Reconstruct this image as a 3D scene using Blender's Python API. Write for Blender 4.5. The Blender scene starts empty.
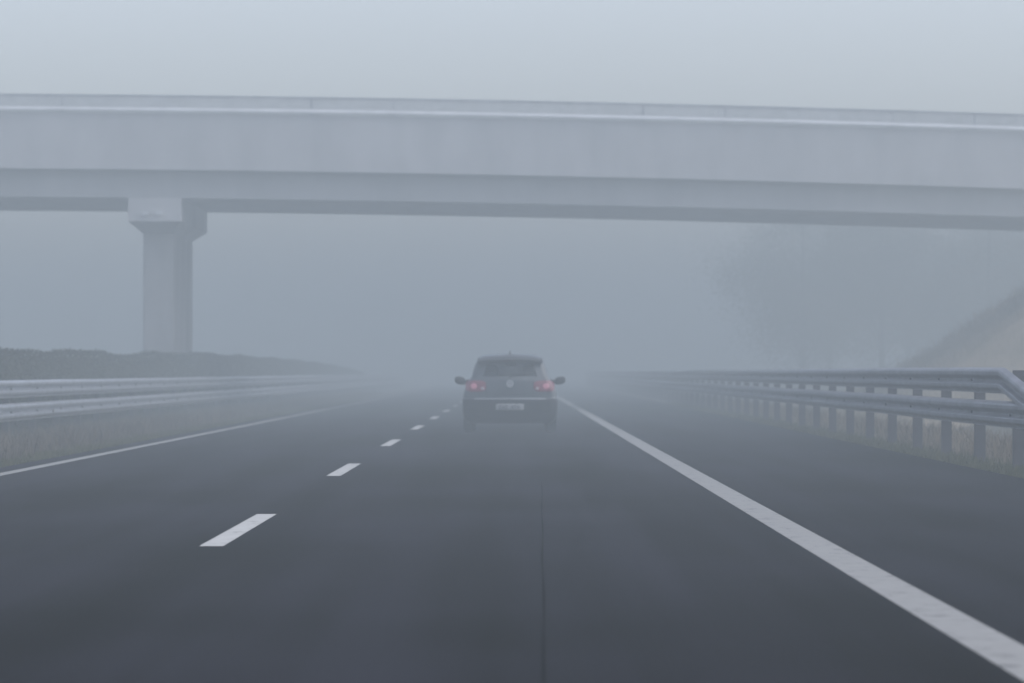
import bpy, bmesh, math, random
from mathutils import Vector, Matrix
R = math.radians
random.seed(7)
sc = bpy.context.scene
C = sc.collection

# ------------------------------------------------------------------ camera
FPX = 4150.0
H = 1.12
cam_d = bpy.data.cameras.new('camera')
cam = bpy.data.objects.new('camera', cam_d); C.objects.link(cam)
cam_d.sensor_width = 36.0
cam_d.lens = FPX / 1024 * 36.0
cam_d.clip_start = 0.5
cam_d.clip_end = 6000
cam_d.dof.use_dof = True
cam_d.dof.focus_distance = 37.0
cam_d.dof.aperture_fstop = 4.0
cam.location = (0, 0, H)
cam.rotation_euler = (R(90) + math.atan(30.5 / FPX), 0, math.atan(2.0 / FPX))
sc.camera = cam

# ------------------------------------------------------------------ sky and sun (overcast, fog)
SUN_EL, SUN_ROT = 45, 97
w = bpy.data.worlds.new('World'); sc.world = w; w.use_nodes = True
nt = w.node_tree; nt.nodes.clear()
sky = nt.nodes.new('ShaderNodeTexSky'); sky.sky_type = 'NISHITA'; sky.sun_disc = False
sky.sun_elevation = R(SUN_EL); sky.sun_rotation = R(SUN_ROT)
sky.air_density = 1.0; sky.dust_density = 2.0; sky.ozone_density = 1.0
hs = nt.nodes.new('ShaderNodeHueSaturation'); hs.inputs['Saturation'].default_value = 0.6
bg = nt.nodes.new('ShaderNodeBackground'); bg.inputs["Strength"].default_value = 0.15
out = nt.nodes.new('ShaderNodeOutputWorld')
nt.links.new(sky.outputs[0], hs.inputs['Color']); 
tn = nt.nodes.new('ShaderNodeMix'); tn.data_type = 'RGBA'; tn.blend_type = 'MULTIPLY'; tn.inputs[0].default_value = 1.0
tn.inputs[7].default_value = (1.02, 0.988, 1.048, 1)
nt.links.new(hs.outputs[0], tn.inputs[6]); nt.links.new(tn.outputs[2], bg.inputs['Color'])
nt.links.new(bg.outputs[0], out.inputs['Surface'])

sd = bpy.data.lights.new('sun', 'SUN'); sd.energy = 1.2; sd.angle = R(95); sd.color = (1, 0.97, 0.93)
so = bpy.data.objects.new('sun', sd); C.objects.link(so)
az = R(SUN_ROT)
sdir = Vector((math.sin(az) * math.cos(R(SUN_EL)), math.cos(az) * math.cos(R(SUN_EL)), math.sin(R(SUN_EL))))
so.rotation_euler = sdir.to_track_quat('Z', 'Y').to_euler()
so.location = (0, -30, 60)

sc.view_settings.view_transform = 'Standard'; sc.view_settings.look = 'None'
sc.view_settings.gamma = 1; sc.view_settings.use_curve_mapping = False
sc.view_settings.exposure = 0.92
FOG_DENSITY = 0.0105
FOG_COLOR = (0.450, 0.515, 0.535, 1)
FOG_TOP = 10.6
sc.render.engine = 'CYCLES'
sc.cycles.volume_bounces = 2
sc.cycles.max_bounces = 6
sc.cycles.transparent_max_bounces = 12
sc.cycles.use_denoising = True
sc.cycles.sample_clamp_indirect = 4

# ------------------------------------------------------------------ helpers
def mat(name, color, rough=0.8, metal=0.0, var=0.0, scale=3.0, color2=None, bump=0.0, bscale=20, emit=None, es=0,
        stretch=None, spec=0.5, detail=6, coat=0.0):
    m = bpy.data.materials.new(name); m.use_nodes = True
    n = m.node_tree.nodes; l = m.node_tree.links
    b = n['Principled BSDF']
    b.inputs['Base Color'].default_value = (*color, 1)
    b.inputs['Roughness'].default_value = rough; b.inputs['Metallic'].default_value = metal
    b.inputs['Specular IOR Level'].default_value = spec
    b.inputs['Coat Weight'].default_value = coat
    tc = n.new('ShaderNodeTexCoord')
    mp = n.new('ShaderNodeMapping'); l.new(tc.outputs['Object'], mp.inputs['Vector'])
    if stretch: mp.inputs['Scale'].default_value = stretch
    if var or color2:
        t = n.new('ShaderNodeTexNoise'); t.inputs['Scale'].default_value = scale; t.inputs['Detail'].default_value = detail
        t.inputs['Roughness'].default_value = 0.6
        l.new(mp.outputs[0], t.inputs['Vector'])
        cr = n.new('ShaderNodeValToRGB')
        c2 = color2 if color2 else tuple(min(1, c * (1 + var)) for c in color)
        c1 = color if color2 else tuple(c * (1 - var) for c in color)
        cr.color_ramp.elements[0].position = 0.35; cr.color_ramp.elements[1].position = 0.65
        cr.color_ramp.elements[0].color = (*c1, 1); cr.color_ramp.elements[1].color = (*c2, 1)
        l.new(t.outputs['Fac'], cr.inputs[0]); l.new(cr.outputs[0], b.inputs['Base Color'])
    if bump:
        t2 = n.new('ShaderNodeTexNoise'); t2.inputs['Scale'].default_value = bscale; t2.inputs['Detail'].default_value = 4
        l.new(mp.outputs[0], t2.inputs['Vector'])
        bp = n.new('ShaderNodeBump'); bp.inputs['Strength'].default_value = bump; bp.inputs['Distance'].default_value = 0.02
        l.new(t2.outputs['Fac'], bp.inputs['Height']); l.new(bp.outputs[0], b.inputs['Normal'])
    if emit:
        b.inputs['Emission Color'].default_value = (*emit, 1); b.inputs['Emission Strength'].default_value = es
    return m

def tag(o, label=None, cat=None, group=None, kind=None):
    if label: o['label'] = label
    if cat: o['category'] = cat
    if group: o['group'] = group
    if kind: o['kind'] = kind
    return o

def empty(name, loc=(0, 0, 0)):
    o = bpy.data.objects.new(name, None); C.objects.link(o); o.location = loc; o.empty_display_size = 0.3
    return o

def link(name, bm, m, parent=None, smooth=False, loc=None):
    me = bpy.data.meshes.new(name)
    bm.normal_update()
    bm.to_mesh(me); bm.free()
    o = bpy.data.objects.new(name, me); C.objects.link(o)
    if m: me.materials.append(m)
    if parent: o.parent = parent
    if loc: o.location = loc
    if smooth:
        for p in me.polygons: p.use_smooth = True
    return o

def meshobj(name, verts, faces, m, parent=None, smooth=False):
    me = bpy.data.meshes.new(name); me.from_pydata(verts, [], faces); me.update()
    o = bpy.data.objects.new(name, me); C.objects.link(o)
    if m: me.materials.append(m)
    if parent: o.parent = parent
    if smooth:
        for p in me.polygons: p.use_smooth = True
    return o

def box(bm, x0, x1, y0, y1, z0, z1):
    v = [bm.verts.new(p) for p in ((x0,y0,z0),(x1,y0,z0),(x1,y1,z0),(x0,y1,z0),(x0,y0,z1),(x1,y0,z1),(x1,y1,z1),(x0,y1,z1))]
    for f in ((0,3,2,1),(4,5,6,7),(0,1,5,4),(1,2,6,5),(2,3,7,6),(3,0,4,7)):
        bm.faces.new([v[i] for i in f])
    return v

def bevelbox(x0, x1, y0, y1, z0, z1, r=0.01, seg=2):
    bm = bmesh.new(); box(bm, x0, x1, y0, y1, z0, z1)
    bmesh.ops.bevel(bm, geom=bm.edges[:], offset=r, segments=seg, affect='EDGES')
    return bm

def tube(bm, p, q, r0, r1=None, n=8, cap=True):
    r1 = r0 if r1 is None else r1
    p, q = Vector(p), Vector(q); d = (q - p).normalized()
    a = d.orthogonal().normalized(); b = d.cross(a)
    A = [bm.verts.new(p + (a*math.cos(t) + b*math.sin(t))*r0) for t in [2*math.pi*i/n for i in range(n)]]
    B = [bm.verts.new(q + (a*math.cos(t) + b*math.sin(t))*r1) for t in [2*math.pi*i/n for i in range(n)]]
    for i in range(n): bm.faces.new((A[i], A[(i+1)%n], B[(i+1)%n], B[i]))
    if cap: bm.faces.new(A[::-1]); bm.faces.new(B)

def sweep(name, stations, m, parent=None, smooth=False, caps=True):
    """stations: list of closed rings (lists of points)"""
    verts, faces = [], []
    n = len(stations[0])
    for r in stations: verts += r
    for k in range(len(stations) - 1):
        for i in range(n):
            j = (i + 1) % n
            faces.append((k*n+i, k*n+j, (k+1)*n+j, (k+1)*n+i))
    if caps:
        faces.append(tuple(range(n))[::-1]); faces.append(tuple((len(stations)-1)*n+i for i in range(n)))
    o = meshobj(name, verts, faces, m, parent, smooth)
    bm = bmesh.new(); bm.from_mesh(o.data); bmesh.ops.recalc_face_normals(bm, faces=bm.faces); bm.to_mesh(o.data); bm.free()
    return o

def interp(tab, x):
    if x <= tab[0][0]: return tab[0][1]
    for (a, va), (b, vb) in zip(tab, tab[1:]):
        if x <= b: return va + (vb - va) * (x - a) / (b - a)
    return tab[-1][1]

# ------------------------------------------------------------------ materials
def asphalt_material(name, base):
    m = bpy.data.materials.new(name); m.use_nodes = True
    n = m.node_tree.nodes; l = m.node_tree.links; b = n['Principled BSDF']
    tc = n.new('ShaderNodeTexCoord')
    def noise(scale, stretch, detail=5):
        mp = n.new('ShaderNodeMapping'); mp.inputs['Scale'].default_value = stretch
        l.new(tc.outputs['Object'], mp.inputs['Vector'])
        t = n.new('ShaderNodeTexNoise'); t.inputs['Scale'].default_value = scale; t.inputs['Detail'].default_value = detail
        l.new(mp.outputs[0], t.inputs['Vector']); return t
    a1 = noise(1.0, (1.4, 0.03, 1)); a2 = noise(1.0, (0.25, 0.12, 1), 6); a3 = noise(60, (1, 1, 1), 3)
    def mul(x, y, op='MULTIPLY'):
        q = n.new('ShaderNodeMath'); q.operation = op; q.use_clamp = (op == 'CLAMPED')
        for k, s in enumerate((x, y)):
            if isinstance(s, (int, float)): q.inputs[k].default_value = s
            else: l.new(s, q.inputs[k])
        return q.outputs[0]
    s = mul(mul(a1.outputs['Fac'], 0.55), mul(a2.outputs['Fac'], 0.5), 'ADD')
    s = mul(s, mul(a3.outputs['Fac'], 0.55), 'ADD')            # about 0.8 on average
    mix = n.new('ShaderNodeMix'); mix.data_type = 'RGBA'
    mix.clamp_factor = True
    mix.inputs[6].default_value = (*[c * 0.05 for c in base], 1); mix.inputs[7].default_value = (*[c * 3.0 for c in base], 1)
    fac = mul(mul(s, 0.70, 'SUBTRACT'), 5.0)
    l.new(fac, mix.inputs[0]); l.new(mix.outputs[2], b.inputs['Base Color'])
    b.inputs['Roughness'].default_value = 1.0; b.inputs['Specular IOR Level'].default_value = 0.03
    bp = n.new('ShaderNodeBump'); bp.inputs['Strength'].default_value = 0.5; bp.inputs['Distance'].default_value = 0.004
    l.new(a3.outputs['Fac'], bp.inputs['Height']); l.new(bp.outputs[0], b.inputs['Normal'])
    return m

M = {}
M['asphalt'] = asphalt_material('asphalt', (0.0045, 0.0046, 0.0068))
M['seam'] = mat('seam_tar', (0.0022, 0.0022, 0.0026), 1.0, var=0.3, scale=8, spec=0.0)
M['ground'] = mat(spec=0.05, name='soil_grass', color= (0.055, 0.052, 0.036), rough=0.95, color2=(0.11, 0.10, 0.072), scale=1.3, bump=0.6, bscale=9)

def paint_material(name, k):
    m = mat(name, (0.50*k, 0.52*k, 0.52*k), 0.8, spec=0.15)
    n = m.node_tree.nodes; l = m.node_tree.links; b = n['Principled BSDF']
    tc = n.new('ShaderNodeTexCoord')
    t = n.new('ShaderNodeTexNoise'); t.inputs['Scale'].default_value = 5.5; t.inputs['Detail'].default_value = 8; t.inputs['Roughness'].default_value = 0.75
    l.new(tc.outputs['Object'], t.inputs['Vector'])
    cr = n.new('ShaderNodeValToRGB')
    e = cr.color_ramp.elements
    e[0].position = 0.35; e[0].color = (0.10*k, 0.10*k, 0.105*k, 1); e[1].position = 0.43; e[1].color = (0.47*k, 0.48*k, 0.46*k, 1)
    e2 = cr.color_ramp.elements.new(0.75); e2.color = (0.58*k, 0.59*k, 0.57*k, 1)
    l.new(t.outputs['Fac'], cr.inputs[0]); l.new(cr.outputs[0], b.inputs['Base Color'])
    return m
M['paint'] = paint_material('dash_paint', 0.83)
M['edge_paint'] = paint_material('worn_edge_paint', 0.50)
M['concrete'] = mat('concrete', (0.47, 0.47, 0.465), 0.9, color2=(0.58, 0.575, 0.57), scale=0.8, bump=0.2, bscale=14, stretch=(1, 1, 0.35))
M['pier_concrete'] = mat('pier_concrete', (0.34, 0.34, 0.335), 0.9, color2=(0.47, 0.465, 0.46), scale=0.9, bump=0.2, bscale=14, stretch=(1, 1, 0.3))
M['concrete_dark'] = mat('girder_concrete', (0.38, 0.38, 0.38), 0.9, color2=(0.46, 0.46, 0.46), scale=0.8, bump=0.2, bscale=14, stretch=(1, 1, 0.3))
M['steel'] = mat('galvanised_steel', (0.40, 0.42, 0.45), 0.42, metal=0.85, var=0.18, scale=2.2, bump=0.05, bscale=30)
M['steel_shaded'] = mat('shaded_galvanised_steel', (0.19, 0.195, 0.215), 0.5, metal=0.45, var=0.22, scale=2.2, bump=0.05, bscale=30)  # same galvanised steel, darker: the right rail's shade is put into its colour
M['steel_post'] = mat('post_steel', (0.07, 0.07, 0.078), 0.8, metal=0.0, spec=0.2, var=0.2, scale=5)
M['bridge_rail'] = mat('bridge_rail_steel', (0.66, 0.68, 0.69), 0.6, metal=0.0, var=0.1, scale=2)
M['bridge_fence'] = mat('bridge_railing_paint', (0.42, 0.43, 0.45), 0.7, var=0.15, scale=3)
M['leaf'] = mat(spec=0.05, name='hedge_leaf', color= (0.030, 0.035, 0.026), rough=0.9, color2=(0.045, 0.049, 0.037), scale=1.2)
M['twig'] = mat('twig_bark', (0.06, 0.052, 0.042), 0.9, var=0.3, scale=6)
M['tree_leaf'] = mat(spec=0.05, name='tree_leaf', color=(0.09, 0.095, 0.07), rough=0.9, color2=(0.15, 0.15, 0.11), scale=0.8)
M['grass'] = mat(spec=0.05, name='dry_grass_blade', color= (0.075, 0.066, 0.050), rough=0.9, color2=(0.15, 0.13, 0.10), scale=1.1)
M['grass_green'] = mat(spec=0.05, name='green_grass_blade', color= (0.06, 0.068, 0.034), rough=0.9, color2=(0.11, 0.11, 0.06), scale=1.0)
M['straw'] = mat(spec=0.05, name='straw_blade', color= (0.12, 0.105, 0.078), rough=0.9, color2=(0.22, 0.19, 0.145), scale=0.9)
M['slope'] = mat('embankment_grass', (0.22, 0.175, 0.10), 0.95, spec=0.05, color2=(0.36, 0.28, 0.19), scale=0.6, bump=0.6, bscale=5)

# ------------------------------------------------------------------ terrain
# height across the road (x), before the embankments of the overpass are added
PROFILE = [(-470, 1.0), (-60, 0.6), (-34, -0.25), (-30, -0.35), (-26.4, -0.20), (-13.6, -0.19), (-12.4, -0.24), (-8.86, -0.17), (-7.2, -0.11),
           (-6.05, -0.03), (-5.9, -0.02), (5.3, -0.02), (5.45, -0.015), (6.6, -0.02), (8.2, -0.30), (9.4, -0.32), (14, 0.5), (22, 1.2), (60, 1.8), (470, 2.2)]
def base_h(x): return interp(PROFILE, x)
BR0, BR1 = 125.0, 137.4          # near and far face of the overpass
def bridge_z(x):                 # offset of the deck relative to x = -15.5
    t = x + 15.5
    return -0.0067 * t - 4.35e-4 * t * t
def emb_h(x, y):
    """embankments that carry the crossing road at both ends of the overpass"""
    best = -9
    for toe, sgn in ((10.3, 1), (-33.0, -1)):
        d = (x - toe) * sgn
        if d <= 0: continue
        yn = (BR0 - 1.5) - y if y < BR0 - 1.5 else (y - (BR1 + 1.5) if y > BR1 + 1.5 else 0)
        top = 7.0
        h = min(top, d * 0.60) - max(0, yn) * 0.58
        best = max(best, h - 0.32)
    return best
def ground_h(x, y):
    h = base_h(x)
    e = emb_h(x, y)
    n = 0.0
    if x > 6.6 or x < -27: n = 0.07 * math.sin(x * 0.9 + y * 0.31) + 0.05 * math.sin(y * 0.83 - x * 0.4)
    return max(h, e) + n * (1 if (x > 8 or x < -28) else 0.3)

xs = [-470, -300, -200, -120, -80, -60]
x = -56.0
while x < -34: xs.append(x); x += 2
xs += [-33, -32, -31, -30, -29, -28, -26.4, -24, -20, -16, -13.6, -12.4, -11, -10, -8.86, -8, -7.2, -6.6, -6.05, -5.9, -3, 0, 3, 5.3, 5.45, 5.9, 6.6, 7.2, 7.7, 8.2]
x = 8.8
while x < 34: xs.append(x); x += 0.8
xs += [36, 39, 43, 48, 54, 60, 80, 120, 200, 300, 470]
ys = [-150, -100, -60, -30, -10]
y = 0.0
while y < 110: ys.append(y); y += 5
while y < 152: ys.append(y); y += 1.2
while y < 260: ys.append(y); y += 6
ys += [300, 350, 400, 500, 600, 700, 860]
V = [(xx, yy, ground_h(xx, yy)) for yy in ys for xx in xs]
nx = len(xs)
F = [(j*nx+i, j*nx+i+1, (j+1)*nx+i+1, (j+1)*nx+i) for j in range(len(ys)-1) for i in range(nx-1)]
g = meshobj('ground', V, F, M['ground'], smooth=True); tag(g, kind='structure')
g.data.materials.append(M['slope'])
for p in g.data.polygons:
    c_ = p.center
    if c_.x > 9.5 and 95 < c_.y < 165: p.material_index = 1

def strip(name, x0, x1, y0, y1, z, m, step=20, **kw):
    n = max(1, int((y1 - y0) / step))
    v, f = [], []
    for i in range(n + 1):
        yy = y0 + (y1 - y0) * i / n
        v += [(x0, yy, z), (x1, yy, z)]
    for i in range(n): f.append((2*i, 2*i+1, 2*i+3, 2*i+2))
    o = meshobj(name, v, f, m); tag(o, kind='structure', **kw); return o

strip('road', -6.02, 5.36, -140, 850, 0.0, M['asphalt'])
strip('far_carriageway', -25.6, -14.4, -140, 850, -0.165, M['asphalt'])
strip('right_edge_line', 1.84, 2.08, -140, 850, 0.004, M['edge_paint'])
strip('left_edge_line', -5.68, -5.52, -140, 850, 0.004, M['edge_paint'])
# longitudinal tar seam, slightly wandering
v, f = [], []
for i in range(0, 110):
    yy = -12 + i * 0.5
    cx = 0.11 + 0.0063 * (yy - 15) + 0.003 * math.sin(yy * 0.7)
    hw = 0.0045 + 0.0015 * math.sin(yy * 1.3)
    v += [(cx - hw, yy, 0.0035), (cx + hw, yy, 0.0035)]
    if i: k = 2 * i; f.append((k-2, k-1, k+1, k))
tag(meshobj('tar_seam', v, f, M['seam']), kind='structure')
# lane dashes, 6 m painted and 12 m open
FH = FPX * H
d0 = FH / 174.6
v, f = [], []
for k in range(-6, 40):
    a = d0 + 18 * k; b = a + 6.0
    if b > 640: break
    n = len(v); v += [(-2.02, a, 0.004), (-1.865, a, 0.004), (-1.865, b, 0.004), (-2.02, b, 0.004)]; f.append((n, n+1, n+2, n+3))
tag(meshobj('lane_dashes', v, f, M['paint']), kind='structure')
v, f = [], []
for k in range(-6, 40):
    a = 10 + 18 * k; n = len(v)
    v += [(-20.1, a, -0.161), (-19.94, a, -0.161), (-19.94, a+6, -0.161), (-20.1, a+6, -0.161)]; f.append((n, n+1, n+2, n+3))
for xx in (-23.9, -16.2):
    n = len(v); v += [(xx, -140, -0.161), (xx+.2, -140, -0.161), (xx+.2, 850, -0.161), (xx, 850, -0.161)]; f.append((n, n+1, n+2, n+3))
tag(meshobj('far_carriageway_lines', v, f, M['paint']), kind='structure')

# ------------------------------------------------------------------ overpass
bridge = empty('overpass', (0, 0.5*(BR0+BR1), 0))
tag(bridge, 'grey concrete motorway overpass crossing the road in the fog, with steel rail on top', 'bridge')
sc0 = FPX / BR0
Z0 = H + (372 - 195.7) / sc0          # underside of the girders at x = -15.5
G_H = 0.83                             # girder face
P_H = 1.70                             # pale fascia above it
def bring(name, y0, y1, z0, z1, m, parent=bridge, x0=-52, x1=46, step=2.0, bev=0.0):
    st = []
    n = int((x1 - x0) / step)
    for i in range(n + 1):
        xx = x0 + (x1 - x0) * i / n
        zz = Z0 + bridge_z(xx)
        st.append([(xx, y0 - bridge.location.y, zz + z0), (xx, y1 - bridge.location.y, zz + z0), (xx, y1 - bridge.location.y, zz + z1), (xx, y0 - bridge.location.y, zz + z1)])
    return sweep(name, st, m, parent)
BX0, BX1 = -43, 22
ng = 6
for i in range(ng):
    yc = BR0 + 0.55 + 0.3 + (BR1 - BR0 - 1.7) * i / (ng - 1)
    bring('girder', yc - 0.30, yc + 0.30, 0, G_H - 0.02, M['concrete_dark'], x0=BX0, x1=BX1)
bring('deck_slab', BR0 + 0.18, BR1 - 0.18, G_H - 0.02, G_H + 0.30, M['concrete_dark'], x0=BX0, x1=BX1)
for (a, b) in ((BR0, BR0 + 0.175), (BR1 - 0.175, BR1)):
    bring('fascia', a, b, G_H, G_H + P_H, M['concrete'], x0=BX0, x1=BX1)
bring('road_surface', BR0 + 0.9, BR1 - 0.9, G_H + 0.304, G_H + 0.36, M['asphalt'], x0=BX0, x1=BX1)
TOP = G_H + P_H
RT = (372 - 93.2) / sc0 + H - Z0       # top of railing over girder underside
for side, ya in ((0, BR0 + 0.09), (1, BR1 - 0.09)):
    bring('handrail', ya - 0.04, ya + 0.04, RT - 0.07, RT, M['bridge_fence'], x0=BX0, x1=BX1)
    yr = ya - 0.16 if side == 0 else ya + 0.16
    st = []
    for i in range(34):
        xx = BX0 + (BX1 - BX0) * i / 33; zz = Z0 + bridge_z(xx); d_ = -1 if side == 0 else 1; yb_ = yr - bridge.location.y
        st.append([(xx, yb_ + d_*a_, zz + RT + c_) for a_, c_ in ((0.06, -0.50), (0.06, -0.47), (-0.03, -0.385), (-0.06, -0.385), (-0.06, -0.50))])
    sweep('guard_rail', st, M['bridge_rail'], bridge)
    bm = bmesh.new()
    xx = BX0 + 0.05
    while xx < BX1:
        zz = Z0 + bridge_z(xx)
        box(bm, xx - 0.027, xx + 0.027, ya - 0.013 - bridge.location.y, ya + 0.013 - bridge.location.y, zz + TOP, zz + RT - 0.07)
        xx += 0.08
    link('balusters', bm, M['bridge_fence'], bridge)
k = 0
xx = (62 - 514) / sc0 - 2.5 * 10
while xx < BX1:
    if xx > BX0:
        zz = Z0 + bridge_z(xx)
        bm = bmesh.new()
        ya = BR0 + 0.09 - bridge.location.y
        box(bm, xx - 0.02, xx + 0.02, ya - 0.02, ya + 0.02, zz + TOP, zz + RT - 0.072)
        box(bm, xx - 0.02, xx + 0.02, ya - 0.12, ya - 0.022, zz + RT - 0.52, zz + RT - 0.42)
        link('railing_post', bm, M['bridge_fence'], bridge)
    xx += 2.5
# median pier
def frustum(bm, a, b):
    """a, b: (x0,x1,y0,y1,z)"""
    A = [bm.verts.new(p) for p in ((a[0],a[2],a[4]),(a[1],a[2],a[4]),(a[1],a[3],a[4]),(a[0],a[3],a[4]))]
    B = [bm.verts.new(p) for p in ((b[0],b[2],b[4]),(b[1],b[2],b[4]),(b[1],b[3],b[4]),(b[0],b[3],b[4]))]
    for i in range(4): bm.faces.new((A[i], A[(i+1)%4], B[(i+1)%4], B[i]))
    bm.faces.new(A[::-1]); bm.faces.new(B)
PC = -10.86
ztop = Z0 + bridge_z(PC) - 0.012
by = bridge.location.y
bm = bmesh.new()
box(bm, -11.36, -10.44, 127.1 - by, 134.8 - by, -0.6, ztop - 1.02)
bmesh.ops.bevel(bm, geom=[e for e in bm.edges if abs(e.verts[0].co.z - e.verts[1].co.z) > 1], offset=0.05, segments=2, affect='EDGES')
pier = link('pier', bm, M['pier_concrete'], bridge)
bm = bmesh.new()
box(bm, -11.66, -10.06, 125.35 - by, 136.0 - by, ztop - 0.70, ztop)
frustum(bm, (-11.36, -10.44, 127.1 - by, 134.8 - by, ztop - 1.018), (-11.66, -10.06, 125.35 - by, 136.0 - by, ztop - 0.702))
cap = link('pier_cap', bm, M['concrete'], pier)
for px_ in (144, 158):
    X = (px_ - 514) / sc0
    bm = bevelbox(X - 0.09, X + 0.09, 125.25 - by, 125.352 - by, ztop - 0.52, ztop - 0.42, 0.01)
    link('bearing_plate', bm, M['bridge_rail'], pier)
for ax0, ax1 in ((20.2, 23.5), (-46, -41.5)):
    zt = Z0 + min(bridge_z(ax0), bridge_z(ax1)) - 0.02
    bm = bevelbox(ax0, ax1, BR0 + 0.3 - by, BR1 - 0.3 - by, 2.0, zt, 0.04)
    link('abutment', bm, M['concrete'], bridge)

# ------------------------------------------------------------------ guard rails
W_PROF = [(0.0, 0.0), (0.0, 0.025), (0.04, 0.038), (0.075, 0.062), (0.08, 0.075), (0.08, 0.112), (0.07, 0.122), (0.015, 0.135), (0.0, 0.150), (0.0, 0.165), (0.015, 0.178), (0.072, 0.210), (0.08, 0.225), (0.08, 0.262), (0.066, 0.285), (0.02, 0.302), (0.0, 0.310)]
def rail_mesh(X, side, y0, y1, zf, parent, name='rail', m=None, joint0=0.0):
    """W-beam swept along y; side = direction the rail faces (-1: towards -x)"""
    st = []
    y = y0
    ysl = [y0]
    while y < y1 - 1e-6:
        step = 1.0 if y < 56 else 4.0
        y = min(y1, y + step); ysl.append(y)
    for yy in ysl:
        z = zf(yy)
        wob = 0.006 * math.sin(yy * 0.37 + X) + 0.005 * math.sin(yy * 0.11)
        outer = [(X + side * (a) + wob, yy, z + b + 0.4 * wob) for a, b in W_PROF]
        inner = [(X + side * (a - 0.005) + wob, yy, z + b + 0.4 * wob) for a, b in W_PROF[::-1]]
        st.append(outer + inner)
    return sweep(name, st, m or M['steel'], parent)

def guard_rail(name, label, X, side, zg, y_top0, dip, y0, y1, post0, hs):
    root = empty(name, (X, y0, zg)); tag(root, label, 'guard rail')
    rx = 0
    def up(yy):
        base = hs[1]
        if dip and yy < y_top0: return max(hs[0] + 0.012, base - (y_top0 - yy) * 0.095)
        return base
    o = rail_mesh(0, side, (y_top0 - 3.1 if dip else y0) - y0, y1 - y0, lambda q: up(q + y0), root, 'upper_rail', m=M['steel_shaded'] if dip else None)
    o = rail_mesh(0, side, 0, y1 - y0, lambda q: hs[0], root, 'lower_rail', m=M['steel_shaded'] if dip else None)
    # posts (profile open towards the back), one spacer each
    me = {}
    yy = post0
    while yy - 4 > y0: yy -= 4
    cnt = 0
    while yy < y1 and cnt < 98:
        tall = (not dip) or yy > y_top0 - 2
        if tall not in me:
            bm = bmesh.new(); ht = (hs[1] + 0.27) if tall else (hs[0] + 0.27)
            s = side
            def bx(a, b, c, d, e, f_): box(bm, min(a, b), max(a, b), c, d, e, f_)
            bx(-s*0.02, -s*0.15, -0.058, -0.052, -0.5, ht)      # web
            bx(-s*0.02, -s*0.026, -0.0515, 0.06, -0.5, ht)      # front flange
            bx(-s*0.144, -s*0.15, -0.0515, 0.06, -0.5, ht)      # rear flange
            bx(-s*0.145, -s*0.12, 0.0605, 0.066, -0.5, ht)
            post = link('post', bm, M['steel_post'], root)
            sp = []
            for hb in ([hs[0], hs[1]] if tall else [hs[0]]):
                bm = bmesh.new()
                bx(s*0.004, -s*0.019, -0.10, 0.10, hb + 0.10, hb + 0.21)
                sp.append(link('spacer', bm, M['steel'], post))
                bm = bmesh.new(); tube(bm, (s*0.0045, 0, hb + 0.155), (s*0.028, 0, hb + 0.155), 0.020, 0.015, 8)
                sp.append(link('bolt', bm, M['steel_post'], post))
            me[tall] = (post, sp); p = post
        else:
            p = me[tall][0].copy(); C.objects.link(p); p.parent = root
            for s_ in me[tall][1]: q = s_.copy(); C.objects.link(q); q.parent = p
        p.location = (0, yy - y0, 0)
        yy += 4; cnt += 1
    return root
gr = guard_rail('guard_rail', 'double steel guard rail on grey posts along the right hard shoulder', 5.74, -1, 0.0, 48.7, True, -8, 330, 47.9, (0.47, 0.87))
gl = guard_rail('guard_rail', 'double steel guard rail along the left median, in front of the dark hedge', -8.86, 1, -0.16, 0, False, -8, 330, 49.0, (0.415, 0.825))
# small reflector on the left rail
bm = bevelbox(0.084, 0.10, 87.0 - 0.06, 87.0 + 0.06, 0.50, 0.58, 0.01)
link('reflector', bm, mat('reflector_dark', (0.05, 0.03, 0.03), 0.4), gl)

# ------------------------------------------------------------------ hedge in the median
HEDGE = [(40, 1.56), (77.5, 1.587), (94, 1.618), (103.7, 1.585), (109, 1.645), (127, 1.72), (143, 1.72), (178, 1.68), (210, 1.58), (250, 1.30), (285, 0.6)]
hx, hw_ = -9.75, 0.42
hd = empty('hedge', (hx, 40, -0.2)); tag(hd, 'long dark clipped hedge running in the median behind the left guard rail', 'hedge')
rnd = random.Random(3)
def hh(y):
    return interp(HEDGE, y) + 0.2 + 0.03 * math.sin(y * 0.35) + 0.02 * math.sin(y * 0.9 + 2) - 0.03
st = []
for i in range(0, 120):
    y = 30 + i * 2.1
    t = hh(y) - 0.10; ww = hw_ - 0.08 + 0.04 * math.sin(y * 0.7)
    st.append([(-ww, y - 40, 0.15), (-ww * 1.05, y - 40, t * 0.6), (-ww * 0.6, y - 40, t * 0.97), (ww * 0.6, y - 40, t * 0.97), (ww * 1.05, y - 40, t * 0.6), (ww, y - 40, 0.15)])
sweep('branches', st, M['leaf'], hd)
v, f = [], []
def leaf(v, f, p, s, rnd, up=0.3):
    a = Vector((rnd.gauss(0, 1), rnd.gauss(0, 1), rnd.gauss(0, 1))).normalized()
    b = a.orthogonal().normalized() * s * 0.55; a = a * s
    n = len(v); p = Vector(p)
    v += [tuple(p - a), tuple(p + b), tuple(p + a), tuple(p - b)]; f.append((n, n+1, n+2, n+3))
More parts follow.
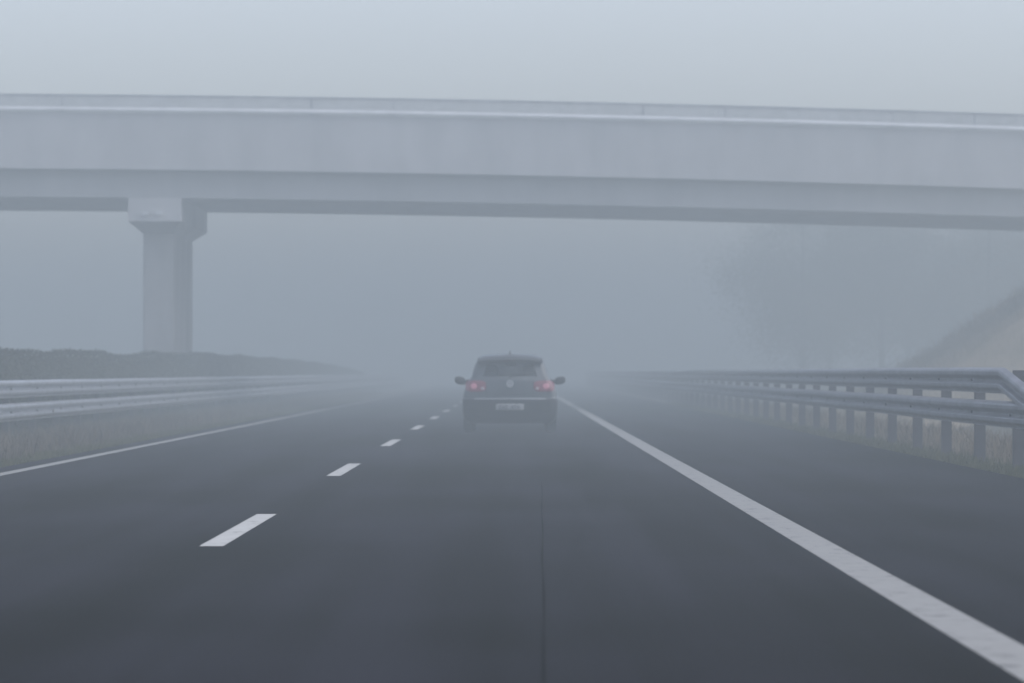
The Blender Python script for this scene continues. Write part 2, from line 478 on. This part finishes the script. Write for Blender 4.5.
for i in range(95000):
    y = 32 + (rnd.random() ** 1.15) * 248
    t = hh(y)
    r = rnd.random()
    if r < 0.4: px_ = rnd.uniform(-hw_, hw_) * 0.95; pz = t + rnd.gauss(-0.03, 0.025) - 0.25 * abs(px_ / hw_) ** 3
    elif r < 0.9: px_ = hw_ + rnd.gauss(-0.03, 0.04); pz = rnd.uniform(0.12, t * 0.95)
    else: px_ = -hw_ + rnd.gauss(0.03, 0.04); pz = rnd.uniform(0.12, t * 0.95)
    leaf(v, f, (px_, y - 40, pz), rnd.uniform(0.018, 0.036), rnd)
meshobj('foliage', v, f, M['leaf'], hd)

# ------------------------------------------------------------------ grass on the verges
def grass(name, label, m, n, fx, fy, h0, h1, seed):
    r = random.Random(seed); v, f = [], []
    for i in range(n):
        x = fx(r); y = fy(r)
        z = ground_h(x, y) - 0.01
        h = r.uniform(h0, h1) * (0.7 + 0.5 * math.sin(x * 2.1 + y * 0.6) ** 2)
        a = r.uniform(0, math.pi); ww = r.uniform(0.006, 0.013)
        dx, dy = math.cos(a) * ww, math.sin(a) * ww
        lx, ly = r.gauss(0, 0.25) * h, r.gauss(0, 0.25) * h
        k = len(v)
        v += [(x - dx, y - dy, z), (x + dx, y + dy, z), (x + lx * .5 + dx * .6, y + ly * .5, z + h * .6), (x + lx, y + ly, z + h)]
        f += [(k, k+1, k+2), (k, k+2, k+3)]
    o = meshobj(name, v, f, m); tag(o, label, 'grass', kind='stuff'); return o
grass('dry_grass', 'pale dry grass under the left guard rail', M['grass'], 60000, lambda r: r.triangular(-9.3, -6.4, -8.6), lambda r: 20 + 190 * r.random() ** 1.3, 0.10, 0.32, 11)
grass('green_grass', 'low green grass beside the left road edge', M['grass_green'], 26000, lambda r: -6.05 - abs(r.gauss(0, 0.5)), lambda r: 20 + 150 * r.random() ** 1.3, 0.04, 0.12, 12)
grass('dry_grass', 'pale dry grass behind the right guard rail', M['straw'], 60000, lambda r: 6.1 + abs(r.gauss(0, 1.6)), lambda r: 16 + 150 * r.random() ** 1.3, 0.12, 0.36, 13)
grass('green_grass', 'low green grass along the edge of the right hard shoulder', M['grass_green'], 26000, lambda r: 5.36 + abs(r.gauss(0, 0.35)), lambda r: 16 + 130 * r.random() ** 1.3, 0.03, 0.12, 14)
grass('slope_grass', 'yellowish grass on the embankment slope right of the road', M['slope'], 30000, lambda r: r.uniform(9, 26), lambda r: r.uniform(106, 140), 0.15, 0.45, 15)

# ------------------------------------------------------------------ trees behind the overpass
def make_tree(name, loc, h, rad, seed, label, nl=34000):
    r = random.Random(seed)
    root = empty(name, loc); tag(root, label, 'tree', 'trees in the fog behind the overpass')
    bm = bmesh.new()
    tube(bm, (0, 0, -0.3), (0, 0, h * 0.45), 0.17, 0.11)
    tips = []
    for i in range(16):
        a = 2 * math.pi * i / 5.33 + r.uniform(-.3, .3); z0 = h * r.uniform(0.04, 0.5)
        rr = rad * r.uniform(0.45, 0.85)
        q = (rr * math.cos(a), rr * math.sin(a), z0 + h * r.uniform(0.04, 0.40))
        tube(bm, (0, 0, z0), q, 0.05, 0.015, 6); tips.append(Vector(q))
    tube(bm, (0, 0, h * 0.44), (0, 0, h * 0.85), 0.13, 0.03); tips.append(Vector((0, 0, h * 0.86)))
    link('trunk', bm, M['twig'], root)
    v, f = [], []
    cl = []
    for t in tips:
        for k in range(4):
            p = t + Vector((r.gauss(0, rad * .22), r.gauss(0, rad * .22), r.gauss(0, h * .07)))
            cl.append((p, r.uniform(0.4, 0.85) * rad * 0.42))
    for i in range(nl):
        p, s = r.choice(cl)
        d = Vector((r.gauss(0, 1), r.gauss(0, 1), r.gauss(0, .9))) * s * 0.85
        q = p + d
        if q.z > h: q.z = h - r.random() * .5
        if q.z < 0.15: q.z = 0.15 + r.random()
        leaf(v, f, q, r.uniform(0.045, 0.08), r)
    meshobj('crown', v, f, M['tree_leaf'], root)
    return root
tr = random.Random(21)
TREES = [
 (14.9, 214, 9.9, 3.5, 'leafy tree nearest the road behind the overpass, first of the foggy row'),
 (19.4, 219, 10.1, 3.6, 'leafy tree second from the road in the foggy row'),
 (24.4, 213, 9.9, 3.6, 'broad leafy tree third from the road in the foggy row'),
 (29.8, 220, 9.6, 3.5, 'leafy tree fourth from the road in the foggy row'),
 (35.2, 214, 9.0, 3.5, 'leafy tree fifth from the road, behind the embankment'),
 (17.8, 234, 10.1, 3.7, 'faint tree in the back row nearest the road'),
 (22.6, 238, 10.1, 3.7, 'faint tree in the back row, second from the road'),
 (28.4, 236, 10.0, 3.7, 'faint tree in the back row, third from the road'),
 (34.8, 239, 9.6, 3.7, 'faint tree in the back row farthest from the road'),
]
for (x, y, h, rd, lb) in TREES:
    make_tree('tree', (x, y, ground_h(x, y) - 0.1), h, rd, tr.randrange(9999), lb)
# low bushes on the embankment right of the road
def bush(loc, s, seed, label):
    r = random.Random(seed); root = empty('bush', loc); tag(root, label, 'bush', 'bushes on the right embankment')
    bm = bmesh.new()
    for i in range(7):
        a = i * 0.9; tube(bm, (0, 0, -0.1), (s * .6 * math.cos(a), s * .6 * math.sin(a), s * r.uniform(.6, 1.1)), 0.03, 0.01, 5)
    link('stems', bm, M['twig'], root)
    v, f = [], []
    for i in range(1500):
        d = Vector((r.gauss(0, .45), r.gauss(0, .45), abs(r.gauss(0.5, .32)))) * s
        leaf(v, f, d, r.uniform(0.03, 0.06), r)
    meshobj('foliage', v, f, M['tree_leaf'], root)
bush((15.2, 117.0, ground_h(15.2, 117.0)), 0.75, 5, 'low bush at the foot of the right embankment slope')
bush((17.6, 121.0, ground_h(17.6, 121.0)), 0.8, 6, 'rounder bush higher up the right embankment slope')

# ------------------------------------------------------------------ the hatchback ahead
def glass_material(name, tint, fac):
    m = bpy.data.materials.new(name); m.use_nodes = True
    n = m.node_tree.nodes; l = m.node_tree.links; n.clear()
    tr_ = n.new('ShaderNodeBsdfTransparent'); tr_.inputs['Color'].default_value = (*tint, 1)
    gl_ = n.new('ShaderNodeBsdfGlossy'); gl_.inputs['Roughness'].default_value = 0.08; gl_.inputs['Color'].default_value = (.8, .85, .9, 1)
    fr = n.new('ShaderNodeFresnel'); fr.inputs['IOR'].default_value = fac
    mx = n.new('ShaderNodeMixShader'); o = n.new('ShaderNodeOutputMaterial')
    l.new(fr.outputs[0], mx.inputs[0]); l.new(tr_.outputs[0], mx.inputs[1]); l.new(gl_.outputs[0], mx.inputs[2]); l.new(mx.outputs[0], o.inputs['Surface'])
    return m
M['car_paint'] = mat('car_paint', (0.058, 0.068, 0.075), 0.35, metal=0.45, coat=0.25, var=0.10, scale=2.0)
M['bumper'] = mat('car_bumper_paint', (0.010, 0.012, 0.014), 0.45, metal=0.3, var=0.2, scale=3)
M['black_trim'] = mat('black_plastic', (0.012, 0.013, 0.014), 0.7, var=0.2, scale=6)
M['rubber'] = mat('tyre_rubber', (0.006, 0.006, 0.007), 0.9, spec=0.1, var=0.2, scale=10)
M['rim'] = mat('wheel_rim', (0.30, 0.31, 0.33), 0.4, metal=0.6, var=0.2, scale=5)
M['interior'] = mat('seat_fabric', (0.025, 0.026, 0.03), 0.95, var=0.2, scale=8)
M['chrome'] = mat('chrome', (0.6, 0.62, 0.65), 0.4, metal=0.3, var=0.05, scale=5)
M['plate'] = mat('plate_white', (0.34, 0.35, 0.35), 0.5, var=0.08, scale=6)
M['plate_mark'] = mat('plate_marks', (0.06, 0.06, 0.07), 0.6, var=0.05, scale=6)
M['red_lens'] = mat('red_lens', (0.12, 0.025, 0.04), 0.25, var=0.1, scale=6, emit=(1.0, 0.10, 0.2), es=0.03)
M['red_lamp'] = mat('lit_tail_lamp', (0.3, 0.12, 0.15), 0.3, var=0.02, scale=6, emit=(1.0, 0.34, 0.50), es=0.13)
M['clear_lens'] = mat('reversing_lens', (0.35, 0.30, 0.32), 0.3, var=0.05, scale=6)
M['car_glass'] = glass_material('car_glass', (0.80, 0.84, 0.86), 1.3)

CAR = empty('parked_car', (-0.075, 76.8, 0.0)); CAR.name = 'hatchback_car'
tag(CAR, 'small dark grey hatchback driving ahead with red tail lights lit', 'car')
#        z     rear   front  half   rr    rf
SEC = [(0.17, 0.16, 3.98, 0.780, .14, .22), (0.22, 0.09, 4.08, 0.830, .15, .24), (0.30, 0.035, 4.15, 0.865, .16, .26), (0.45, 0.005, 4.19, 0.882, .17, .28),
       (0.58, 0.0, 4.19, 0.882, .17, .30), (0.62, 0.012, 4.17, 0.880, .16, .30), (0.645, 0.062, 4.15, 0.874, .14, .30), (0.75, 0.070, 4.05, 0.858, .14, .32),
       (0.86, 0.085, 3.80, 0.822, .14, .34), (0.95, 0.110, 3.40, 0.772, .13, .34), (1.00, 0.140, 3.14, 0.738, .12, .30), (1.04, 0.170, 3.02, 0.712, .12, .20),
       (1.16, 0.255, 2.74, 0.680, .13, .18), (1.29, 0.350, 2.44, 0.638, .14, .18), (1.355, 0.405, 2.26, 0.606, .15, .20), (1.40, 0.47, 2.08, 0.565, .18, .24),
       (1.43, 0.56, 1.92, 0.505, .20, .26), (1.452, 0.72, 1.72, 0.40, .22, .26), (1.462, 0.95, 1.50, 0.24, .20, .2)]
def secv(z):
    z = max(SEC[0][0], min(SEC[-1][0], z))
    for i in range(len(SEC) - 1):
        if z <= SEC[i+1][0]: break
    a, b = SEC[i], SEC[i+1]; p = SEC[max(0, i-1)]; q = SEC[min(len(SEC)-1, i+2)]
    h = b[0] - a[0]; t = (z - a[0]) / h
    res = []
    for k in range(1, 6):
        d = (b[k] - a[k]) / h
        da = (a[k]-p[k])/(a[0]-p[0]) if p is not a else d
        db = (q[k]-b[k])/(q[0]-b[0]) if q is not b else d
        ma = 0 if da*d <= 0 else 2*da*d/(da+d); mb = 0 if db*d <= 0 else 2*db*d/(db+d)
        res.append((2*t**3-3*t**2+1)*a[k] + (t**3-2*t**2+t)*h*ma + (-2*t**3+3*t**2)*b[k] + (t**3-t**2)*h*mb)
    return res
NR, NCR, NF = 28, 7, 96
def outline(z):
    """ring: rear left->right, corner, right flank to front, corner, front, corner, flank"""
    re, fr, w, rr, rf = secv(z)
    bow, fbow = 0.07, 0.22
    def ry(x): return re + bow * (x / w) ** 2
    def fy(x): return fr - fbow * (x / w) ** 2
    pts, kind = [], []
    xr = w - rr
    for i in range(NR): x = -xr + 2 * xr * i / NR; pts.append((x, ry(x))); kind.append(('rear', x))
    y0 = ry(xr)
    for i in range(NCR):
        a = -math.pi/2 + (math.pi/2) * i / NCR; pts.append((xr + rr*math.cos(a), y0 + rr + rr*math.sin(a))); kind.append(('rc', 0))
    ya = y0 + rr; xf = w - rf; yb = fy(xf) - rf
    for i in range(NF): t = i / NF; pts.append((w, ya + (yb - ya) * t)); kind.append(('side', t))
    for i in range(NCR):
        a = (math.pi/2) * i / NCR; pts.append((xf + rf*math.cos(a), yb + rf*math.sin(a))); kind.append(('fc', 0))
    for i in range(NR): x = xf - 2*xf*i/NR; pts.append((x, fy(x))); kind.append(('front', x))
    for i in range(NCR):
        a = math.pi/2 + (math.pi/2) * i / NCR; pts.append((-xf + rf*math.cos(a), yb + rf*math.sin(a))); kind.append(('fc', 0))
    for i in range(NF): t = 1 - i / NF; pts.append((-w, ya + (yb - ya) * t)); kind.append(('side', t - 1e-6))
    for i in range(NCR):
        a = math.pi + (math.pi/2) * i / NCR; pts.append((-xr + rr*math.cos(a), y0 + rr + rr*math.sin(a))); kind.append(('rc', 0))
    return pts, kind
zs = []
def addz(a, b, n):
    for i in range(n): zs.append(a + (b - a) * i / n)
addz(0.17, 0.62, 24); addz(0.62, 0.645, 2); addz(0.645, 1.04, 20); addz(1.04, 1.29, 12); addz(1.29, 1.34, 3); addz(1.34, 1.462, 10); zs.append(1.462)
rings = [outline(z) for z in zs]
kinds = rings[0][1]; NP = len(kinds)
WHEELS = (0.86, 3.44); AR = 0.355; WZ = 0.31
verts = []
for z, (pts, _) in zip(zs, rings):
    for (x, y), kd in zip(pts, kinds):
        zz = z
        if kd[0] == 'side' or kd[0] in ('rc', 'fc'):
            for wy in WHEELS:
                d = math.hypot(y - wy, z - WZ)
                if abs(d - AR) < 0.016 and d > 0:
                    y = wy + (y - wy) * AR / d; zz = WZ + (z - WZ) * AR / d
        verts.append((x, y, zz))
parts = {}
for j in range(len(zs) - 1):
    zm = 0.5 * (zs[j] + zs[j+1])
    for i in range(NP):
        i2 = (i + 1) % NP
        q = (j*NP+i, j*NP+i2, (j+1)*NP+i2, (j+1)*NP+i)
        cx = sum(verts[k][0] for k in q)/4; cy = sum(verts[k][1] for k in q)/4; cz = sum(verts[k][2] for k in q)/4
        kd = kinds[i][0]; t = 0.5*(kinds[i][1] + kinds[i2][1]) if kd == 'side' and kinds[i2][0] == 'side' else kinds[i][1]
        dest = 'body'
        if kd in ('side', 'rc', 'fc') and min(math.hypot(cy - wy, cz - WZ) for wy in WHEELS) < AR - 0.002: continue
        if kd in ('rear',) and 1.04 < zm < 1.29 and 2 <= i < NR - 2: dest = 'rear_window'
        elif kd == 'front' and 1.04 < zm < 1.34: dest = 'windscreen'
        elif kd == 'side' and 1.04 < zm < 1.34:
            s_ = 'r' if cx > 0 else 'l'
            if 0.10 < t < 0.22: dest = 'side_window:q' + s_
            elif 0.25 < t < 0.56: dest = 'side_window:b' + s_
            elif 0.60 < t < 0.94: dest = 'side_window:f' + s_
        elif zm < 0.62 and (kd in ('rear', 'rc') or (kd == 'side' and t < 0.07)): dest = 'rear_bumper'
        elif zm < 0.52 and (kd in ('front', 'fc')): dest = 'front_bumper'
        elif zm < 0.24: dest = 'sill'
        parts.setdefault(dest, []).append(q)
parts['body'].append(tuple((len(zs)-1)*NP+i for i in range(NP)))
mats = dict(body='car_paint', rear_bumper='bumper', front_bumper='bumper', sill='black_trim', rear_window='car_glass', windscreen='car_glass', side_window='car_glass')
for nm, fs in parts.items():
    used = sorted({k for f_ in fs for k in f_}); mp_ = {k: i for i, k in enumerate(used)}
    o = meshobj(nm.split(':')[0], [verts[k] for k in used], [tuple(mp_[k] for k in f_) for f_ in fs], M[mats[nm.split(':')[0]]], CAR, smooth=True)
    if nm == 'body': body = o
    if nm == 'rear_bumper': bumper = o
def rear_y(x, z):
    re, fr, w_, rr, rf = secv(z); x = abs(x); xr = w_ - rr
    if x <= xr: return re + 0.07 * (x / w_) ** 2
    d = min(x - xr, rr * 0.999)
    return re + 0.07 * (xr / w_) ** 2 + rr - math.sqrt(rr*rr - d*d)
def patch(name, outline_fn, x0, x1, z0, z1, m, parent, off=0.012, n=14, back=0.03):
    """a lens or panel that follows the rear surface; outline_fn(u,v) gives the mask-free rounded position"""
    v, f = [], []
    for lay in (0, 1):
        for j in range(n + 1):
            for i in range(n + 1):
                u = -1 + 2*i/n; q = -1 + 2*j/n
                uu, qq = outline_fn(u, q)
                x = 0.5*(x0+x1) + 0.5*(x1-x0)*uu; z = 0.5*(z0+z1) + 0.5*(z1-z0)*qq
                edge = max(abs(u), abs(q))
                y = rear_y(x, z) - (off * (1 - 0.6 * edge**6) if lay == 0 else -back)
                v.append((x, y, z))
    N = (n+1)**2
    for j in range(n):
        for i in range(n):
            a = j*(n+1)+i; f.append((a, a+1, a+n+2, a+n+1))
            f.append((N+a, N+a+n+1, N+a+n+2, N+a+1))
    for i in range(n):
        for a, b in (((i), (i+1)), ((n*(n+1)+i+1), (n*(n+1)+i)), (((i+1)*(n+1)), (i*(n+1))), ((i*(n+1)+n), ((i+1)*(n+1)+n))):
            f.append((b, a, N+a, N+b))
    return meshobj(name, v, f, m, parent, smooth=False)
def squircle(p):
    def fn(u, q):
        # map square to superellipse
        r = max(abs(u), abs(q))
        if r == 0: return 0, 0
        a = math.atan2(q, u); c, s = math.cos(a), math.sin(a)
        k = (abs(c)**p + abs(s)**p) ** (-1/p)
        return r*k*c, r*k*s
    return fn
for s in (-1, 1):
    a, b = sorted((s*0.44, s*0.83))
    lens = patch('tail_light', squircle(3.4), a, b, 0.755, 0.965, M['red_lens'], CAR, 0.014, 18)
    a, b = sorted((s*0.605, s*0.735))
    patch('lamp', squircle(2), a, b, 0.80, 0.915, M['red_lamp'], lens, 0.024, 10)
    a, b = sorted((s*0.47, s*0.545))
    patch('reversing_lamp', squircle(2.6), a, b, 0.785, 0.845, M['clear_lens'], lens, 0.020, 8)
    a, b = sorted((s*0.55, s*0.78))
    patch('bumper_reflector', squircle(4), a, b, 0.335, 0.365, M['black_trim'], bumper, 0.008, 8).name = 'bumper_reflector'
# bumper ledge with its highlight put into the colour, number plate and its recess
bm = bmesh.new()
vs = []
o = patch('bumper_ledge', squircle(12), -0.66, 0.66, 0.612, 0.636, M['chrome'] if False else mat('bumper_ledge_highlight', (0.30, 0.32, 0.34), 0.35, metal=0.4, var=0.1, scale=4), bumper, 0.02, 16)
patch('plate_recess', squircle(8), -0.33, 0.33, 0.395, 0.555, M['black_trim'], bumper, 0.004, 10)
pl_ = patch('number_plate', squircle(14), -0.262, 0.262, 0.415, 0.530, M['plate'], CAR, 0.020, 10)
# dark, unreadable strokes on the plate
xq = -0.20
for k in range(6):
    bm = bmesh.new(); y_ = rear_y(xq + 0.02, 0.47) - 0.0225
    box(bm, xq, xq + 0.011, y_, y_ + 0.006, 0.437, 0.508); box(bm, xq + 0.027, xq + 0.038, y_, y_ + 0.006, 0.437, 0.508)
    box(bm, xq + 0.0105, xq + 0.0275, y_ + 0.0005, y_ + 0.0055, 0.466 if k % 2 else 0.494, 0.480 if k % 2 else 0.508)
    link('plate_character', bm, M['plate_mark'], pl_)
    xq += 0.057 + (0.055 if k == 2 else 0)
# round badge: ring with a V above a W
bm = bmesh.new()
zc = 0.905; yc = rear_y(0, zc) - 0.02; RB = 0.062
def seg(bm, p, q, wd=0.008):
    p = Vector(p); q = Vector(q); d = (q - p).normalized(); nn = Vector((-d.z, 0, d.x)) * wd * .5
    A = [p - nn, q - nn, q + nn, p + nn]
    v1 = [bm.verts.new(a + Vector((0, -0.005, 0))) for a in A]; v2 = [bm.verts.new(a + Vector((0, 0.010, 0))) for a in A]
    bm.faces.new(v1); bm.faces.new(v2[::-1])
    for i in range(4): bm.faces.new((v1[i], v2[i], v2[(i+1) % 4], v1[(i+1) % 4]))
for i in range(28):
    a, b = 2*math.pi*i/28, 2*math.pi*(i+1)/28
    seg(bm, (RB*math.cos(a), yc, zc + RB*math.sin(a)), (RB*math.cos(b), yc, zc + RB*math.sin(b)), 0.010)
V2 = [(-.024, .048), (0, .008), (.024, .048)]; W2 = [(-.047, .026), (-.022, -.045), (0, -.002), (.022, -.045), (.047, .026)]
for P in (V2, W2):
    for a, b in zip(P, P[1:]): seg(bm, (a[0], yc, zc + a[1]), (b[0], yc, zc + b[1]), 0.012)
bd = link('badge', bm, M['chrome'], CAR)
bm = bmesh.new(); tube(bm, (0, yc + 0.001, zc), (0, yc + 0.03, zc), 0.060, n=24); link('badge_disc', bm, mat('badge_disc_grey', (0.22, 0.24, 0.25), 0.5, metal=0.1, var=0.05), bd)
# roof spoiler
v = []; NS = 16
for i in range(NS + 1):
    u = -1 + 2*i/NS; x = 0.60*u; b_ = 0.05*u*u
    v += [(x, 0.265 + b_, 1.325 + .0 - 0.03*u*u), (x, 0.265 + b_, 1.352 - 0.03*u*u), (x, 0.62 + b_, 1.445 - 0.055*u*u), (x, 0.50 + b_, 1.33 - 0.05*u*u)]
f = []
for i in range(NS):
    for k in range(4): a = 4*i+k; b = 4*i+(k+1) % 4; f.append((a, b, b+4, a+4))
f += [(0, 1, 2, 3)[::-1], tuple(4*NS+k for k in range(4))]
sp_ = meshobj('roof_spoiler', v, f, M['black_trim'], CAR)
bm = bevelbox(-0.10, 0.10, 0.258, 0.268, 1.332, 1.346, 0.003); link('brake_light', bm, mat('unlit_brake_lens', (0.06, 0.01, 0.012), 0.3, var=0.1), sp_)
# wiper and antenna
bm = bmesh.new(); tube(bm, (0.0, rear_y(0, 1.06)-.02, 1.045), (0.30, rear_y(.3, 1.07)-.02, 1.075), 0.010, 0.006); tube(bm, (0.0, rear_y(0, 1.03)+.02, 1.03), (0.0, rear_y(0, 1.05)-.03, 1.05), 0.018)
link('rear_wiper', bm, M['black_trim'], CAR)
bm = bmesh.new(); tube(bm, (0.0, 0.80, 1.45), (0.0, 0.72, 1.51), 0.014, 0.008); link('antenna', bm, M['black_trim'], CAR)
# tailgate handle strip and shut line
patch('tailgate_trim', squircle(10), -0.30, 0.30, 0.70, 0.715, M['black_trim'], CAR, 0.006, 8)
for s in (-1, 1):
    a, b = sorted((s*0.425, s*0.437))
    patch('shut_line', squircle(10), a, b, 0.65, 1.02, M['black_trim'], CAR, 0.002, 6)
# wheels
for wy in WHEELS:
    for s in (-1, 1):
        wr = empty('wheel', (s*0.765, wy, 0.31)); wr.parent = CAR
        bm = bmesh.new(); prof = [(-.10, .20), (-.10, .27), (-.085, .30), (-.05, .310), (.05, .310), (.085, .30), (.10, .27), (.10, .20)]
        n_ = 40; rg = []
        for a in range(n_):
            t = 2*math.pi*a/n_; rg.append([bm.verts.new((px, r_*math.cos(t), r_*math.sin(t))) for px, r_ in prof])
        for a in range(n_):
            for k in range(len(prof)): bm.faces.new((rg[a][k], rg[(a+1) % n_][k], rg[(a+1) % n_][(k+1) % 8], rg[a][(k+1) % 8]))
        link('tyre', bm, M['rubber'], wr, smooth=True)
        bm = bmesh.new(); tube(bm, (-.07, 0, 0), (.055*s if s > 0 else .07, 0, 0), 0.20, n=36)
        for k in range(5):
            t = 2*math.pi*k/5; tube(bm, (s*.075, 0, 0), (s*.075, .185*math.cos(t), .185*math.sin(t)), 0.03, 0.022, 6)
        link('rim', bm, M['rim'], wr)
# mirrors
for s in (-1, 1):
    bm = bmesh.new(); bmesh.ops.create_uvsphere(bm, u_segments=20, v_segments=12, radius=1)
    for v_ in bm.verts:
        x, y, z = v_.co; pw = lambda q, e: math.copysign(abs(q)**e, q)
        v_.co = (s*0.955 + pw(x, .7)*0.105, 2.66 + pw(y, .8)*0.075 - 0.02*x*s, 0.955 + pw(z, .7)*0.075 + 0.02*x*s)
    mr = link('mirror', bm, M['black_trim'], CAR, smooth=True)
    bm = bmesh.new(); tube(bm, (s*0.70, 2.70, 0.96), (s*0.90, 2.67, 0.93), 0.035, 0.03); link('mirror_arm', bm, M['black_trim'], mr)
# head lights and grille
for s in (-1, 1):
    bm = bmesh.new(); bmesh.ops.create_uvsphere(bm, u_segments=20, v_segments=12, radius=1)
    for v_ in bm.verts: v_.co = (s*0.62 + v_.co.x*0.17, 3.93 - 0.13*s*v_.co.x + v_.co.y*0.10, 0.70 + v_.co.z*0.085)
    link('headlight', bm, M['clear_lens'], CAR, smooth=True)
link('grille', bevelbox(-0.38, 0.38, 4.02, 4.17, 0.58, 0.70, 0.02), M['black_trim'], CAR)
# interior
link('underbody', bevelbox(-0.62, 0.62, 0.25, 3.95, 0.175, 0.50, 0.04), M['black_trim'], CAR)
link('cabin_floor', bevelbox(-0.70, 0.70, 0.35, 3.05, 0.505, 0.80, 0.05), M['interior'], CAR)
def seat(name, x, y, wd, zb, zt, hr):
    bm = bevelbox(x - wd/2, x + wd/2, y, y + 0.14, zb, zt, 0.05, 3)
    for v_ in bm.verts: v_.co.y -= (v_.co.z - zb) * 0.25
    so_ = link(name, bm, M['interior'], CAR, smooth=False)
    for hx_ in hr:
        bm = bevelbox(hx_ - 0.13, hx_ + 0.13, y + 0.0, y + 0.10, zt + 0.02, zt + 0.20, 0.04, 3)
        for v_ in bm.verts: v_.co.y -= (zt - zb) * 0.25
        link('headrest', bm, M['interior'], so_)
seat('front_seat', -0.345, 1.95, 0.48, 0.70, 1.05, [-0.345])
seat('front_seat', 0.355, 1.95, 0.48, 0.70, 1.05, [0.355])
seat('rear_bench', 0.0, 1.05, 1.22, 0.70, 0.94, [-0.36, 0.36])
link('dashboard', bevelbox(-0.64, 0.64, 2.65, 3.0, 0.80, 1.01, 0.04), M['interior'], CAR)
link('inside_mirror', bevelbox(-0.12, 0.12, 2.30, 2.33, 1.23, 1.29, 0.012), M['interior'], CAR)


# ------------------------------------------------------------------ fog
bm = bmesh.new(); box(bm, -490, 490, -170, 880, -1.7, FOG_TOP)
fm = bpy.data.materials.new('fog_air'); fm.use_nodes = True
n = fm.node_tree.nodes; l = fm.node_tree.links; n.clear()
pv = n.new('ShaderNodeVolumePrincipled'); pv.inputs['Color'].default_value = FOG_COLOR
pv.inputs['Density'].default_value = FOG_DENSITY; pv.inputs['Anisotropy'].default_value = 0.0
mo = n.new('ShaderNodeOutputMaterial'); l.new(pv.outputs[0], mo.inputs['Volume'])
hz = link('haze', bm, fm); tag(hz, kind='stuff')
